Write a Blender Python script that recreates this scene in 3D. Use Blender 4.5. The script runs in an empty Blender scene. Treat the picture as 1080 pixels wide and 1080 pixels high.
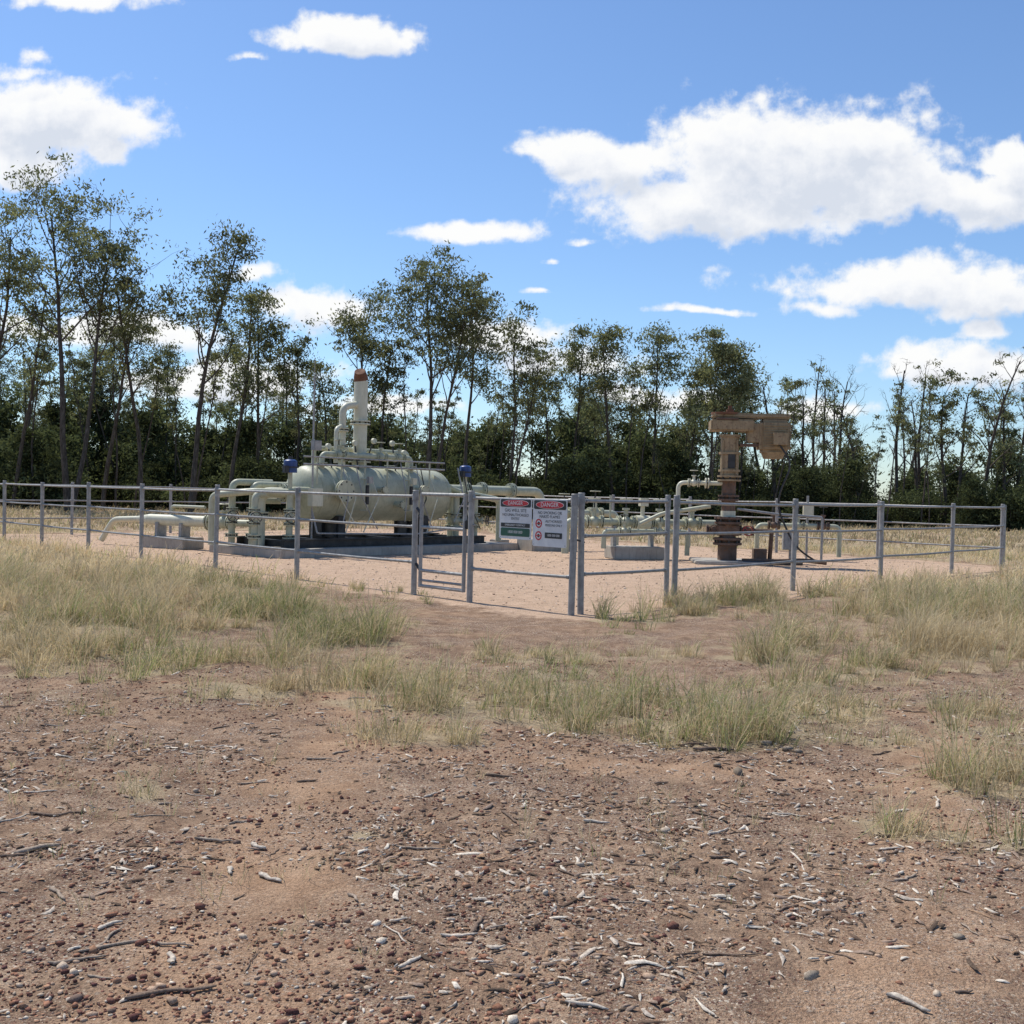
import bpy, bmesh, math, random
import numpy as np
from mathutils import Vector, Matrix, Quaternion, Euler
R=math.radians
rng=np.random.default_rng(7); random.seed(7)
scene=bpy.context.scene
COL=scene.collection
scene.view_settings.view_transform='Standard'
scene.view_settings.look='None'
scene.view_settings.exposure=0

# ------------------------------------------------------------------ helpers
def link(o,parent=None):
    COL.objects.link(o)
    if parent: o.parent=parent
    return o
def empty(name,loc=(0,0,0),rz=0):
    e=bpy.data.objects.new(name,None); e.location=loc; e.rotation_euler=(0,0,rz); e.empty_display_size=.3
    return link(e)
def np_mesh(name,verts,faces,mats,colors=None,matidx=None,smooth=False):
    me=bpy.data.meshes.new(name)
    verts=np.asarray(verts,dtype=np.float32)
    me.vertices.add(len(verts)); me.vertices.foreach_set('co',verts.ravel())
    if not isinstance(faces,list): faces=[faces]
    loops=np.concatenate([f.ravel() for f in faces]).astype(np.int32)
    sizes=np.concatenate([np.full(len(f),f.shape[1]) for f in faces]).astype(np.int32)
    starts=np.concatenate([[0],np.cumsum(sizes)[:-1]]).astype(np.int32)
    me.loops.add(len(loops)); me.loops.foreach_set('vertex_index',loops)
    me.polygons.add(len(sizes)); me.polygons.foreach_set('loop_start',starts)
    if matidx is not None: me.polygons.foreach_set('material_index',np.asarray(matidx,dtype=np.int32))
    if smooth: me.polygons.foreach_set('use_smooth',np.ones(len(sizes),dtype=bool))
    for m in mats: me.materials.append(m)
    if colors is not None:
        a=me.color_attributes.new('Col','FLOAT_COLOR','POINT')
        c=np.ones((len(verts),4),dtype=np.float32); c[:,:3]=colors
        a.data.foreach_set('color',c.ravel())
    me.update(calc_edges=True); me.validate()
    return me
def mesh_obj(name,me,parent=None):
    return link(bpy.data.objects.new(name,me),parent)
_lat=np.random.default_rng(3).uniform(0,1,(256,256))
def vnoise(x,y):
    xi=np.floor(x).astype(int); yi=np.floor(y).astype(int); fx=x-xi; fy=y-yi
    fx=fx*fx*(3-2*fx); fy=fy*fy*(3-2*fy)
    g=lambda a,b:_lat[a&255,b&255]
    return (g(xi,yi)*(1-fx)+g(xi+1,yi)*fx)*(1-fy)+(g(xi,yi+1)*(1-fx)+g(xi+1,yi+1)*fx)*fy
def fbm(x,y,o=5,rough=.5):
    x=np.asarray(x,float); y=np.asarray(y,float)
    s=0;a=1;t=0
    for k in range(o):
        c,sn=math.cos(k*1.1),math.sin(k*1.1)
        s=s+a*vnoise((x*c-y*sn)*2**k+17.3*k,(x*sn+y*c)*2**k+9.1*k); t+=a; a*=rough
    return s/t

# ------------------------------------------------------------------ materials
def newmat(name):
    m=bpy.data.materials.new(name); m.use_nodes=True
    nt=m.node_tree; nt.nodes.clear()
    out=nt.nodes.new('ShaderNodeOutputMaterial')
    return m,nt,out
def ramp(nt,fac,stops,interp='LINEAR'):
    r=nt.nodes.new('ShaderNodeValToRGB'); r.color_ramp.interpolation=interp
    e=r.color_ramp.elements
    while len(e)<len(stops): e.new(0.5)
    for k,(p,c) in zip(e,stops):
        k.position=p; k.color=(c[0],c[1],c[2],1) if hasattr(c,'__len__') else (c,c,c,1)
    nt.links.new(fac,r.inputs[0]); return r.outputs[0]
def mixc(nt,f,a,b,mode='MIX'):
    m=nt.nodes.new('ShaderNodeMix'); m.data_type='RGBA'; m.blend_type=mode
    for s,v in ((m.inputs[0],f),(m.inputs[6],a),(m.inputs[7],b)):
        if hasattr(v,'links'): nt.links.new(v,s)
        elif hasattr(v,'__len__'): s.default_value=(v[0],v[1],v[2],1)
        else: s.default_value=v
    return m.outputs[2]
def math_n(nt,op,a,b=None,c=None,clamp=False):
    m=nt.nodes.new('ShaderNodeMath'); m.operation=op; m.use_clamp=clamp
    for i,v in enumerate((a,b,c)):
        if v is None: continue
        if hasattr(v,'links'): nt.links.new(v,m.inputs[i])
        else: m.inputs[i].default_value=v
    return m.outputs[0]
def noise(nt,vec,scale,detail=4,rough=.55,out=0):
    n=nt.nodes.new('ShaderNodeTexNoise'); n.inputs['Scale'].default_value=scale
    n.inputs['Detail'].default_value=detail; n.inputs['Roughness'].default_value=rough
    if vec is not None: nt.links.new(vec,n.inputs['Vector'])
    return n.outputs[out]

def paint(name,col,col2=None,rough=.45,metal=0,wear=.5,rust=None,scale=6,bump=0):
    m,nt,out=newmat(name)
    p=nt.nodes.new('ShaderNodeBsdfPrincipled')
    tc=nt.nodes.new('ShaderNodeTexCoord').outputs['Object']
    col2=col2 or tuple(c*.72 for c in col)
    n1=noise(nt,tc,scale,4,.65)
    c=mixc(nt,ramp(nt,n1,[(.35,0),(.7,1)]),col,col2)
    mp=nt.nodes.new('ShaderNodeMapping'); mp.inputs['Scale'].default_value=(9,9,1.2); nt.links.new(tc,mp.inputs[0])
    n2=noise(nt,mp.outputs[0],3,3,.6)
    c=mixc(nt,math_n(nt,'MULTIPLY',ramp(nt,n2,[(.5,0),(.75,1)]),wear),c,tuple(x*.5 for x in col2))
    if rust:
        n3=noise(nt,tc,scale*2.2,5,.7)
        c=mixc(nt,ramp(nt,n3,[(.56,0),(.64,1)]),c,rust)
    nt.links.new(c,p.inputs['Base Color'])
    p.inputs['Metallic'].default_value=metal
    nt.links.new(ramp(nt,n1,[(.3,rough-.08),(.8,rough+.2)]),p.inputs['Roughness'])
    if bump:
        b=nt.nodes.new('ShaderNodeBump'); b.inputs['Strength'].default_value=bump; b.inputs['Distance'].default_value=.01
        nt.links.new(noise(nt,tc,45,2),b.inputs['Height']); nt.links.new(b.outputs[0],p.inputs['Normal'])
    nt.links.new(p.outputs[0],out.inputs[0]); return m
M_green=paint('sage_paint',(.47,.47,.34),(.37,.375,.265),wear=.4)
M_white=paint('pale_paint',(.62,.60,.46),(.52,.50,.37),wear=.35)
M_galv=paint('galvanised_steel',(.38,.37,.35),(.25,.245,.235),rough=.55,metal=.2,scale=12)
M_galv2=paint('weathered_galvanised',(.33,.32,.305),(.21,.205,.195),rough=.6,metal=.15,scale=9)
M_dark=paint('dark_steel',(.05,.05,.05),(.03,.03,.03),rough=.55,metal=.3)
M_conc=paint('concrete',(.42,.385,.33),(.31,.28,.24),rough=.85,scale=3,wear=.5)
M_blue=paint('blue_paint',(.02,.06,.22),(.015,.045,.14),rough=.4)
M_rust=paint('rusty_steel',(.16,.10,.07),(.10,.065,.045),rough=.8,rust=(.2,.09,.04),bump=.3)
M_rust2=paint('red_rust',(.20,.085,.04),(.12,.055,.035),rough=.85)
M_tan=paint('tan_brown_paint',(.34,.25,.14),(.25,.18,.10),rough=.6,rust=(.18,.11,.06),wear=.6)
M_signw=paint('sign_white',(.72,.71,.69),(.62,.61,.59),rough=.5,wear=.12)
M_signr=paint('sign_red',(.55,.02,.03),(.45,.02,.03),rough=.5,wear=.1)
M_signk=paint('sign_black',(.02,.02,.022),(.03,.03,.03),rough=.5)
M_signg=paint('sign_green',(.02,.10,.06),(.02,.08,.05),rough=.5)
M_red=paint('red_paint',(.4,.03,.02),(.3,.03,.02))

def leafmat(name,mul,trans,tmul):
    m,nt,out=newmat(name)
    a=nt.nodes.new('ShaderNodeAttribute'); a.attribute_name='Col'
    oi=nt.nodes.new('ShaderNodeObjectInfo')
    v=math_n(nt,'MULTIPLY_ADD',oi.outputs['Random'],.45,.75)
    hs=nt.nodes.new('ShaderNodeHueSaturation'); nt.links.new(a.outputs['Color'],hs.inputs['Color']); nt.links.new(v,hs.inputs['Value'])
    c=mixc(nt,1.0,hs.outputs[0],mul,'MULTIPLY')
    d=nt.nodes.new('ShaderNodeBsdfDiffuse'); nt.links.new(c,d.inputs[0])
    t=nt.nodes.new('ShaderNodeBsdfTranslucent'); nt.links.new(mixc(nt,1.0,c,tmul,'MULTIPLY'),t.inputs[0])
    s=nt.nodes.new('ShaderNodeMixShader'); s.inputs[0].default_value=trans
    nt.links.new(d.outputs[0],s.inputs[1]); nt.links.new(t.outputs[0],s.inputs[2])
    nt.links.new(s.outputs[0],out.inputs[0]); return m
M_leaf=leafmat('leaves',(1,1,1),.38,(1.08,1.08,.8))
M_grass=leafmat('grass_blades',(1,1,1),.38,(1.05,1,.9))
def barkmat():
    m,nt,out=newmat('bark'); p=nt.nodes.new('ShaderNodeBsdfDiffuse')
    tc=nt.nodes.new('ShaderNodeTexCoord').outputs['Object']
    mp=nt.nodes.new('ShaderNodeMapping'); mp.inputs['Scale'].default_value=(6,6,1); nt.links.new(tc,mp.inputs[0])
    n=noise(nt,mp.outputs[0],2.5,3,.7)
    nt.links.new(ramp(nt,n,[(.3,(.04,.032,.027)),(.55,(.10,.084,.07)),(.8,(.22,.195,.17))]),p.inputs[0])
    nt.links.new(p.outputs[0],out.inputs[0]); return m
M_bark=barkmat()
def attrmat(name,bscale=200):
    m,nt,out=newmat(name); p=nt.nodes.new('ShaderNodeBsdfDiffuse')
    a=nt.nodes.new('ShaderNodeAttribute'); a.attribute_name='Col'
    tc=nt.nodes.new('ShaderNodeTexCoord').outputs['Object']
    n=noise(nt,tc,bscale,2,.6)
    nt.links.new(mixc(nt,1.0,a.outputs['Color'],ramp(nt,n,[(.3,.65),(.7,1.3)]),'MULTIPLY'),p.inputs[0])
    nt.links.new(p.outputs[0],out.inputs[0]); return m
M_stone=attrmat('stone'); M_wood=attrmat('dead_wood',bscale=120)

# ------------------------------------------------------------------ layout
C0=np.array([.76,13.6]); A=np.array([.6606,.7507]); B=np.array([-.694,.72])
LA=16.5; LB=22.2
def pad_coords(x,y):
    M=np.linalg.inv(np.array([[A[0],B[0]],[A[1],B[1]]]))
    dx=x-C0[0]; dy=y-C0[1]
    return M[0,0]*dx+M[0,1]*dy, M[1,0]*dx+M[1,1]*dy
def sstep(a,b,x):
    t=np.clip((x-a)/(b-a),0,1); return t*t*(3-2*t)
def padmask(x,y):
    s,t=pad_coords(x,y)
    d=np.minimum(np.minimum(s+.35,LA+.6-s),np.minimum(t+.35,LB+.6-t))
    return sstep(-.6,.6,d+1.6*(fbm(x*.9,y*.9,5)-.5))
def gz(x,y):
    x=np.asarray(x,float); y=np.asarray(y,float)
    z=.14*(fbm(x*.35+5,y*.35,3)-.5)+.07*(fbm(x*1.7,y*1.7+8,4,.6)-.5)+.018*(fbm(x*9,y*9,3,.6)-.5)
    z=z*(1-sstep(25,50,y))*(1-.85*padmask(x,y))
    return z
BL=[(-8.5,17,4.6,6.5,1,.38),(-5.2,12.6,2.6,2.4,1,.34),(-3.9,10.4,1.7,1.1,1,.30),(-5,9.3,1.9,1.0,.9,.28),(-2.6,9.3,.9,.5,1,.30),(-1.6,10.7,.72,.65,1.25,.40),(-3.2,8.7,1.0,.4,.7,.26),
(-2.9,12.6,.7,.6,1.1,.36),(-3.6,13.8,1.0,1.0,.9,.3),(-.45,10.3,.4,.4,.95,.26),(.2,9.4,.5,.45,1.3,.30),(-1.05,8.5,.65,.55,1.15,.28),(-.6,8.0,.7,.5,1.15,.28),(-.1,7.9,.7,.5,1.15,.28),(.35,7.7,.7,.5,1.15,.28),
(.8,7.4,.65,.45,1.2,.29),(1.3,7.1,.6,.42,1.25,.30),(.4,8.5,.9,.4,.85,.24),(1.7,7.2,.3,.3,1,.24),(1.2,8.2,.6,.4,.95,.26),(2.2,9.0,.4,.35,1,.28),(3.0,10.6,.9,.8,1.2,.42),(3.5,9.6,.85,.55,1.1,.34),(4.6,11.6,1.3,1.1,1.2,.46),(5.4,11.0,1.5,1.2,1.1,.44),
(6.9,14.5,2.4,2.4,1.1,.42),(8.6,18.0,3,3,.8,.36),(2.75,6.0,.5,.35,1.1,.27),(3.4,7.6,.8,.6,.8,.27),(1.95,5.05,.4,.3,.7,.18),(2.35,4.8,.25,.2,.8,.18),(-2.12,5.15,.2,.18,.8,.13),(-1.85,5.2,.2,.25,.8,.22),(-.6,4.65,.05,.05,1.2,.12),(-.55,6.6,.4,.3,.8,.24),
(1.1,12.9,.5,.4,1.3,.36),(1.55,13.2,.4,.3,1.2,.35),(2.6,13.9,.6,.4,1,.28),(3.2,14.4,.6,.4,.9,.28),(-2.0,8.0,.6,.35,.6,.22),(2.3,7.1,.5,.35,.5,.2),(-3.1,7.6,1.1,.4,.4,.2),(-9,13.5,4,3,.9,.34),(2.3,7.9,.8,.5,.65,.22),(.6,10.2,1.0,.4,.5,.2),(1.9,10.4,1.0,.5,.5,.22),(-1.4,12.2,.6,.5,.5,.22),(1.2,11.4,.8,.4,.45,.2)]
def gdens(x,y):
    d=0*x; h=0*x+.25
    for (bx,by,rx,ry,s,hh) in BL:
        q=((x-bx)/rx)**2+((y-by)/ry)**2
        v=s*np.exp(-q*1.15)
        h=np.where(v>d,hh,h); d=np.maximum(d,v)
    s,t=pad_coords(x,y)
    out=np.maximum(np.maximum(-s,s-LA),np.maximum(-t,t-LB))
    far=sstep(15,23,y)*sstep(.3,1.6,out)*.8
    strip=np.where((t<-.05)&(t>-1.0)&(s>1)&(s<LA),.55,0)+np.where((s<-.1)&(s>-1.0)&(t>8),.7,0)
    h=np.where(far>d,.32,h); d=np.maximum(np.maximum(d,far),strip)
    n=fbm(x*2.1,y*2.1,4,.62)
    d=d*(.25+1.55*sstep(.38,.58,n))+(n-.5)*.5*sstep(.08,.4,d)
    d=np.clip(d,0,1.2)
    h=h*(.55+.85*fbm(x*.9+30,y*.9,3))
    inside=(s>.15)&(t>.15)&(s<LA-.1)&(t<LB-.1)
    d=np.where(inside,np.where(t>LB-6,.12,0)+np.where(s>LA-3,.06,0),d)
    return d,h

# ------------------------------------------------------------------ ground
def seq(parts):
    o=[]
    for a,b,s in parts:
        n=max(1,int(round((b-a)/s))); o+=list(np.linspace(a,b,n,endpoint=False))
    return o
ys=np.array([-400,-150,-60,-25]+seq([(-10,2,1.5),(2,10,.04),(10,18,.12),(18,40,.28),(40,100,3)])+list(np.geomspace(100,4000,16)))
xp=seq([(0,4,.045),(4,9,.15),(9,22,.33),(22,60,2.5)])+list(np.geomspace(60,4000,16))
xs=np.array([-v for v in xp[:0:-1]]+xp)
X,Y=np.meshgrid(xs,ys)
G,_=gdens(X,Y); P=padmask(X,Y)
Z=gz(X,Y)
near=(Y>2)&(Y<10)&(np.abs(X)<4.2)
Z=Z+np.where(near,.010*(fbm(X*14,Y*14,3,.6)-.5),0)
def seg_d(x,y,pts):
    m=0*x+99
    for (x0,y0),(x1,y1) in zip(pts[:-1],pts[1:]):
        dx,dy=x1-x0,y1-y0; t=np.clip(((x-x0)*dx+(y-y0)*dy)/(dx*dx+dy*dy),0,1)
        m=np.minimum(m,np.hypot(x-x0-t*dx,y-y0-t*dy))
    return m
def sandm(x,y):
    d1=seg_d(x,y,[(-.9,2.5),(-.85,4),(-1.0,5.5),(-.7,7),(-1.6,9)])
    d2=seg_d(x,y,[(.8,2.8),(1.6,4),(2.2,5.6),(3,7.5)])
    d3=seg_d(x,y,[(-1.0,6),(.2,6.1),(1.6,6.0)])
    v=np.maximum.reduce([1-sstep(.1,.55,d1),.8*(1-sstep(.05,.4,d2)),.7*(1-sstep(.05,.35,d3))])
    return np.clip(v+1.8*(fbm(x*1.6+3,y*2.2,5,.6)-.52),0,1)
S=sandm(X,Y)
ny,nx=X.shape
idx=np.arange(nx*ny).reshape(ny,nx)
quads=np.stack([idx[:-1,:-1],idx[:-1,1:],idx[1:,1:],idx[1:,:-1]],-1).reshape(-1,4)
def groundmat():
    m,nt,out=newmat('ground_soil'); p=nt.nodes.new('ShaderNodeBsdfDiffuse')
    tc=nt.nodes.new('ShaderNodeTexCoord').outputs['Object']
    at=nt.nodes.new('ShaderNodeAttribute'); at.attribute_name='Col'
    sp=nt.nodes.new('ShaderNodeSeparateColor'); nt.links.new(at.outputs['Color'],sp.inputs[0])
    g,pd,sd=sp.outputs
    mid=noise(nt,tc,4.5,6,.72); fine=noise(nt,tc,90,3,.75)
    soil=ramp(nt,mid,[(.30,(.13,.085,.062)),(.43,(.235,.158,.11)),(.55,(.33,.228,.155)),(.72,(.47,.34,.24))])
    sandc=ramp(nt,mid,[(.3,(.34,.21,.13)),(.7,(.50,.335,.22))])
    c=mixc(nt,math_n(nt,'MULTIPLY',sd,.85),soil,sandc)
    def grav(scale,stops,thr,prev,maskv,vv=.42):
        v=nt.nodes.new('ShaderNodeTexVoronoi'); v.inputs['Scale'].default_value=scale; v.inputs['Randomness'].default_value=1
        nt.links.new(tc,v.inputs['Vector'])
        s2=nt.nodes.new('ShaderNodeSeparateColor'); nt.links.new(v.outputs['Color'],s2.inputs[0])
        col=ramp(nt,s2.outputs[0],stops)
        pick=math_n(nt,'GREATER_THAN',s2.outputs[1],thr)
        rnd=math_n(nt,'LESS_THAN',v.outputs['Distance'],vv)
        f=math_n(nt,'MULTIPLY',math_n(nt,'MULTIPLY',pick,rnd),maskv)
        return mixc(nt,f,prev,col)
    pat=noise(nt,tc,1.7,4,.65)
    gm=math_n(nt,'MULTIPLY',ramp(nt,pat,[(.38,.15),(.54,.95)]),math_n(nt,'SUBTRACT',1.05,math_n(nt,'MULTIPLY',sd,.75)),clamp=True)
    st=[(0,(.08,.04,.036)),(.35,(.16,.08,.062)),(.55,(.26,.145,.10)),(.75,(.40,.28,.19)),(1,(.62,.54,.43))]
    c=grav(130,st,.3,c,gm)
    c=grav(60,st,.6,c,gm)
    mp0=nt.nodes.new('ShaderNodeMapping'); mp0.inputs['Scale'].default_value=(1,2.6,1); mp0.inputs['Rotation'].default_value=(0,0,.5); nt.links.new(tc,mp0.inputs[0])
    lt=noise(nt,mp0.outputs[0],55,3,.8)
    lm=math_n(nt,'MULTIPLY',ramp(nt,lt,[(.53,0),(.58,1)]),ramp(nt,pat,[(.46,0),(.57,.85)]))
    c=mixc(nt,lm,c,ramp(nt,fine,[(.38,(.10,.07,.055)),(.62,(.46,.39,.32))]))
    c=mixc(nt,.6,c,ramp(nt,fine,[(.3,.35),(.5,1),(.7,1.5)]),'MULTIPLY')
    straw=ramp(nt,lt,[(.3,(.22,.17,.11)),(.5,(.42,.34,.22)),(.7,(.60,.51,.35))])
    gmask=math_n(nt,'MULTIPLY_ADD',math_n(nt,'SUBTRACT',mid,.5),1.2,g)
    c=mixc(nt,math_n(nt,'MULTIPLY',ramp(nt,gmask,[(.2,0),(.8,1)]),.75),c,straw)
    pc=ramp(nt,pat,[(.3,(.56,.40,.285)),(.7,(.46,.325,.23))])
    pc=mixc(nt,.55,pc,ramp(nt,mid,[(.3,.65),(.5,1.0),(.7,1.25)]),'MULTIPLY')
    pc=mixc(nt,.5,pc,ramp(nt,fine,[(.3,.5),(.5,1),(.7,1.4)]),'MULTIPLY')
    pc=grav(45,[(0,(.20,.13,.09)),(.5,(.48,.34,.245)),(1,(.72,.59,.47))],.4,pc,.8)
    pmask=math_n(nt,'MULTIPLY_ADD',math_n(nt,'SUBTRACT',mid,.5),.9,pd)
    c=mixc(nt,ramp(nt,pmask,[(.35,0),(.65,1)]),c,pc)
    nt.links.new(c,p.inputs[0])
    h=noise(nt,tc,38,4,.8)
    b=nt.nodes.new('ShaderNodeBump'); b.inputs['Strength'].default_value=1; b.inputs['Distance'].default_value=.024
    nt.links.new(h,b.inputs['Height']); nt.links.new(b.outputs[0],p.inputs['Normal'])
    nt.links.new(p.outputs[0],out.inputs[0]); return m
gme=np_mesh('ground',np.stack([X,Y,Z],-1).reshape(-1,3),quads,[groundmat()],np.stack([np.clip(G,0,1),P,S],-1).reshape(-1,3),smooth=True)
mesh_obj('ground',gme)

# ------------------------------------------------------------------ grass
def grass_mesh(name,cx,cy,hh,green,nb,w,spread):
    n=len(cx); T=n*nb
    ti=np.repeat(np.arange(n),nb)
    a=rng.uniform(0,6.283,T); r=spread*np.sqrt(rng.uniform(0,1,T))*rng.uniform(.4,1.7,n)[ti]
    bx=cx[ti]+np.cos(a)*r; by=cy[ti]+np.sin(a)*r; bz=gz(bx,by)-.01
    L=hh[ti]*rng.uniform(.3,1.2,T)
    la=a+rng.normal(0,.9,T); lean=np.abs(rng.normal(.0,.6,T))+.12
    dx=np.cos(la)*lean+.1; dy=np.sin(la)*lean
    pa=rng.uniform(0,6.283,T); wx=np.cos(pa)*w[ti]*.5; wy=np.sin(pa)*w[ti]*.5
    base=np.stack([bx,by,bz],-1)
    midp=base+np.stack([dx*L*.35,dy*L*.35,L*.55],-1)
    tip=base+np.stack([dx*L*1.1,dy*L*1.1,L*np.clip(1-.4*lean,.2,1)],-1)
    W=np.stack([wx,wy,0*wx],-1)
    V=np.stack([base-W,base+W,midp+W*.8,midp-W*.8,tip+W*.4,tip-W*.4],1).reshape(-1,3)
    o=np.arange(T)[:,None]*6
    F=np.concatenate([o+np.array([0,1,2,3]),o+np.array([3,2,4,5])])
    straw=np.array([.72,.61,.40]); straw2=np.array([.48,.385,.24]); gr=np.array([.27,.31,.13])
    k=rng.uniform(0,1,T)[:,None]; c=straw*k+straw2*(1-k)
    isg=(rng.uniform(0,1,T)<green[ti])[:,None]
    c=np.where(isg,gr*rng.uniform(.7,1.4,T)[:,None],c)*rng.uniform(.75,1.1,n)[ti][:,None]
    c6=np.repeat(c[:,None,:],6,1); c6[:,4:]*=1.1
    return np_mesh(name,V,F,[M_grass],np.clip(c6.reshape(-1,3),0,.85))
def scatter(x0,x1,y0,y1,n,pw=1.6):
    x=rng.uniform(x0,x1,n); y=rng.uniform(y0,y1,n)
    k=np.abs(x)<.56*y+1.5; x=x[k]; y=y[k]
    d,h=gdens(x,y)
    k=rng.uniform(0,1,len(x))<d**pw*1.1
    return x[k],y[k],h[k],d[k]
grass=empty('dry_grass')
x,y,h,d=scatter(-11,11,4.2,17,12000)
green=np.clip(.17+1.1*(fbm(x*.7+9,y*.7)-.5)+rng.normal(0,.07,len(x)),0.0,.6)
green=np.where(np.hypot(x-.2,y-9.4)<.5,.7,green); green=np.where(np.hypot(x+1.6,y-10.7)<.9,.45,green); green=np.where(np.hypot(x-1.3,y-13)<.8,.6,green); green=np.where(np.hypot(x+2.9,y-12.6)<.7,.5,green)
green=np.where(np.hypot(x+2.12,y-5.15)<.22,.8,green)
mesh_obj('near_tufts',grass_mesh('near_tufts',x,y,h*rng.uniform(.4,1.3,len(x))*np.clip(d+.2,.5,1.1),green,42,np.full(len(x),.0030)+.00022*y,.085),grass)
x,y,h,d=scatter(-26,26,17,34,14000)
green=np.clip(.09+.6*(fbm(x*.4,y*.4)-.5),0,.5)
mesh_obj('mid_tufts',grass_mesh('mid_tufts',x,y,h*rng.uniform(.4,1.1,len(x)),green,14,np.full(len(x),.013),.18),grass)
x,y,h,d=scatter(-50,50,34,66,9000)
mesh_obj('far_tufts',grass_mesh('far_tufts',x,y,h*rng.uniform(.5,1.1,len(x)),np.full(len(x),.06),11,np.full(len(x),.035),.3),grass)
n=1100; x=rng.uniform(-5,5,n); y=rng.uniform(3.4,12,n); k=(fbm(x*1.3+40,y*1.3)>.5); x,y=x[k],y[k]; n=len(x)
mesh_obj('sparse_blades',grass_mesh('sparse_blades',x,y,rng.uniform(.05,.18,n),np.full(n,.15),9,np.full(n,.003),.035),grass)

# ------------------------------------------------------------------ gravel & chips
ico=bmesh.new(); bmesh.ops.create_icosphere(ico,subdivisions=1,radius=1); ico.verts.ensure_lookup_table()
iv=np.array([v.co[:] for v in ico.verts]); iF=np.array([[v.index for v in f.verts] for f in ico.faces]); ico.free()
def stones(name,x,y,r,cols):
    n=len(x); k=len(iv)
    v=iv[None]*(1+rng.normal(0,.2,(n,k,1)))*rng.uniform(.6,1.3,(n,1,3))
    v[...,2]*=.6
    a=rng.uniform(0,6.28,n); ca,sa=np.cos(a)[:,None],np.sin(a)[:,None]
    vx=v[...,0]*ca-v[...,1]*sa; vy=v[...,0]*sa+v[...,1]*ca
    v=np.stack([vx,vy,v[...,2]],-1)*r[:,None,None]
    v+=np.stack([x,y,gz(x,y)+r*.2],-1)[:,None,:]
    F=(np.arange(n)[:,None,None]*k+iF[None]).reshape(-1,3)
    return np_mesh(name,v.reshape(-1,3),F,[M_stone],np.repeat(cols,k,0))
pal=np.array([[.14,.07,.06],[.20,.10,.075],[.30,.155,.10],[.38,.22,.14],[.44,.31,.22],[.50,.39,.29],[.20,.14,.11],[.64,.55,.44]])
n=44000
y=3+ (rng.uniform(0,1,n)**1.3)*7; x=rng.uniform(-1,1,n)*(.52*y+.2)
s=sandm(x,y); pr=np.clip(.12+2.4*sstep(.4,.62,fbm(x*1.3+11,y*1.8,4,.6))-s*.7,.05,1); g,_=gdens(x,y)
k=(rng.uniform(0,1,n)<pr*(1-.7*np.clip(g,0,1))); x,y=x[k],y[k]
r=np.clip(rng.lognormal(-5.4,.5,len(x)),.0022,.02)
mesh_obj('gravel',stones('gravel',x,y,r,pal[rng.choice(8,len(x),p=[.12,.2,.2,.16,.11,.08,.07,.06])]*rng.uniform(.75,1.2,(len(x),1))))
n=8000
sa=rng.uniform(0,LA,n); ta=rng.uniform(0,LB,n); x=C0[0]+A[0]*sa+B[0]*ta; y=C0[1]+A[1]*sa+B[1]*ta
padpal=np.array([[.55,.42,.31],[.45,.33,.23],[.30,.20,.14],[.66,.54,.43]])
mesh_obj('pad_gravel',stones('pad_gravel',x,y,np.clip(rng.lognormal(-4.5,.35,n),.005,.026),padpal[rng.integers(0,4,n)]))
bs=[(1.28,6.05,.05),(1.2,6.2,.03),(.72,4.9,.022),(1.7,6.6,.035),(1.75,6.55,.03),(-.3,5.3,.018),(.3,4.35,.018),(1.9,5.9,.025),(.95,3.35,.025),(1.55,3.7,.018),(1.3,3.25,.02),(1.6,6.75,.04),(1.68,6.85,.03),(-1.5,5.3,.02),(-1.3,5.1,.018),(.55,5.5,.02)]
bx=np.array([b[0] for b in bs]); by=np.array([b[1] for b in bs]); br=np.array([b[2] for b in bs])
mesh_obj('rock',stones('rock',bx,by,br,np.array([[.42,.34,.26]]*len(bs))*rng.uniform(.5,1.2,(len(bs),1))))
def chips(name,x,y,L,w,t,cols):
    n=len(x)
    b=np.array([[-1,-.6,0],[-.1,-1,0],[1,-.3,0],[1,.4,0],[.1,1,0],[-1,.7,0]])*.5
    v=np.zeros((n,12,3)); jit=rng.normal(0,.14,(n,6,2))
    v[:,:6,0]=(b[:,0]+jit[...,0])*L[:,None]; v[:,:6,1]=(b[:,1]+jit[...,1])*w[:,None]
    v[:,6:]=v[:,:6]; v[:,6:,:2]*=.85; v[:,6:,2]=t[:,None]
    tilt=rng.normal(0,.13,n)
    v[...,2]+=v[...,0]*np.tan(tilt)[:,None]
    v[...,2]+=-(v[...,0]/L[:,None])**2*L[:,None]*rng.normal(0,.15,n)[:,None]
    v[...,1]+=(v[...,0]/L[:,None])**2*L[:,None]*rng.normal(0,.35,n)[:,None]
    a=rng.uniform(0,6.28,n); ca,sa=np.cos(a)[:,None],np.sin(a)[:,None]
    vx=v[...,0]*ca-v[...,1]*sa; vy=v[...,0]*sa+v[...,1]*ca
    v=np.stack([vx,vy,v[...,2]],-1)+np.stack([x,y,gz(x,y)+.004],-1)[:,None]
    o=np.arange(n)[:,None]*12
    F4=np.concatenate([o+np.array([i,(i+1)%6,(i+1)%6+6,i+6]) for i in range(6)])
    F6=o+np.array([6,7,8,9,10,11])
    return np_mesh(name,v.reshape(-1,3),[F4,F6],[M_wood],np.repeat(cols,12,0))
cc=rng.uniform(0,1,(90,2)); cy=3.1+cc[:,0]**1.1*5.5; cx=(cc[:,1]*2-1)*.5*cy
nn=9000
ci=rng.integers(0,90,nn); x=cx[ci]+rng.normal(0,.27,nn); y=cy[ci]+rng.normal(0,.13,nn)
x=np.concatenate([x,rng.uniform(-4,4,2000)]); y=np.concatenate([y,rng.uniform(3,9,2000)])
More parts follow.
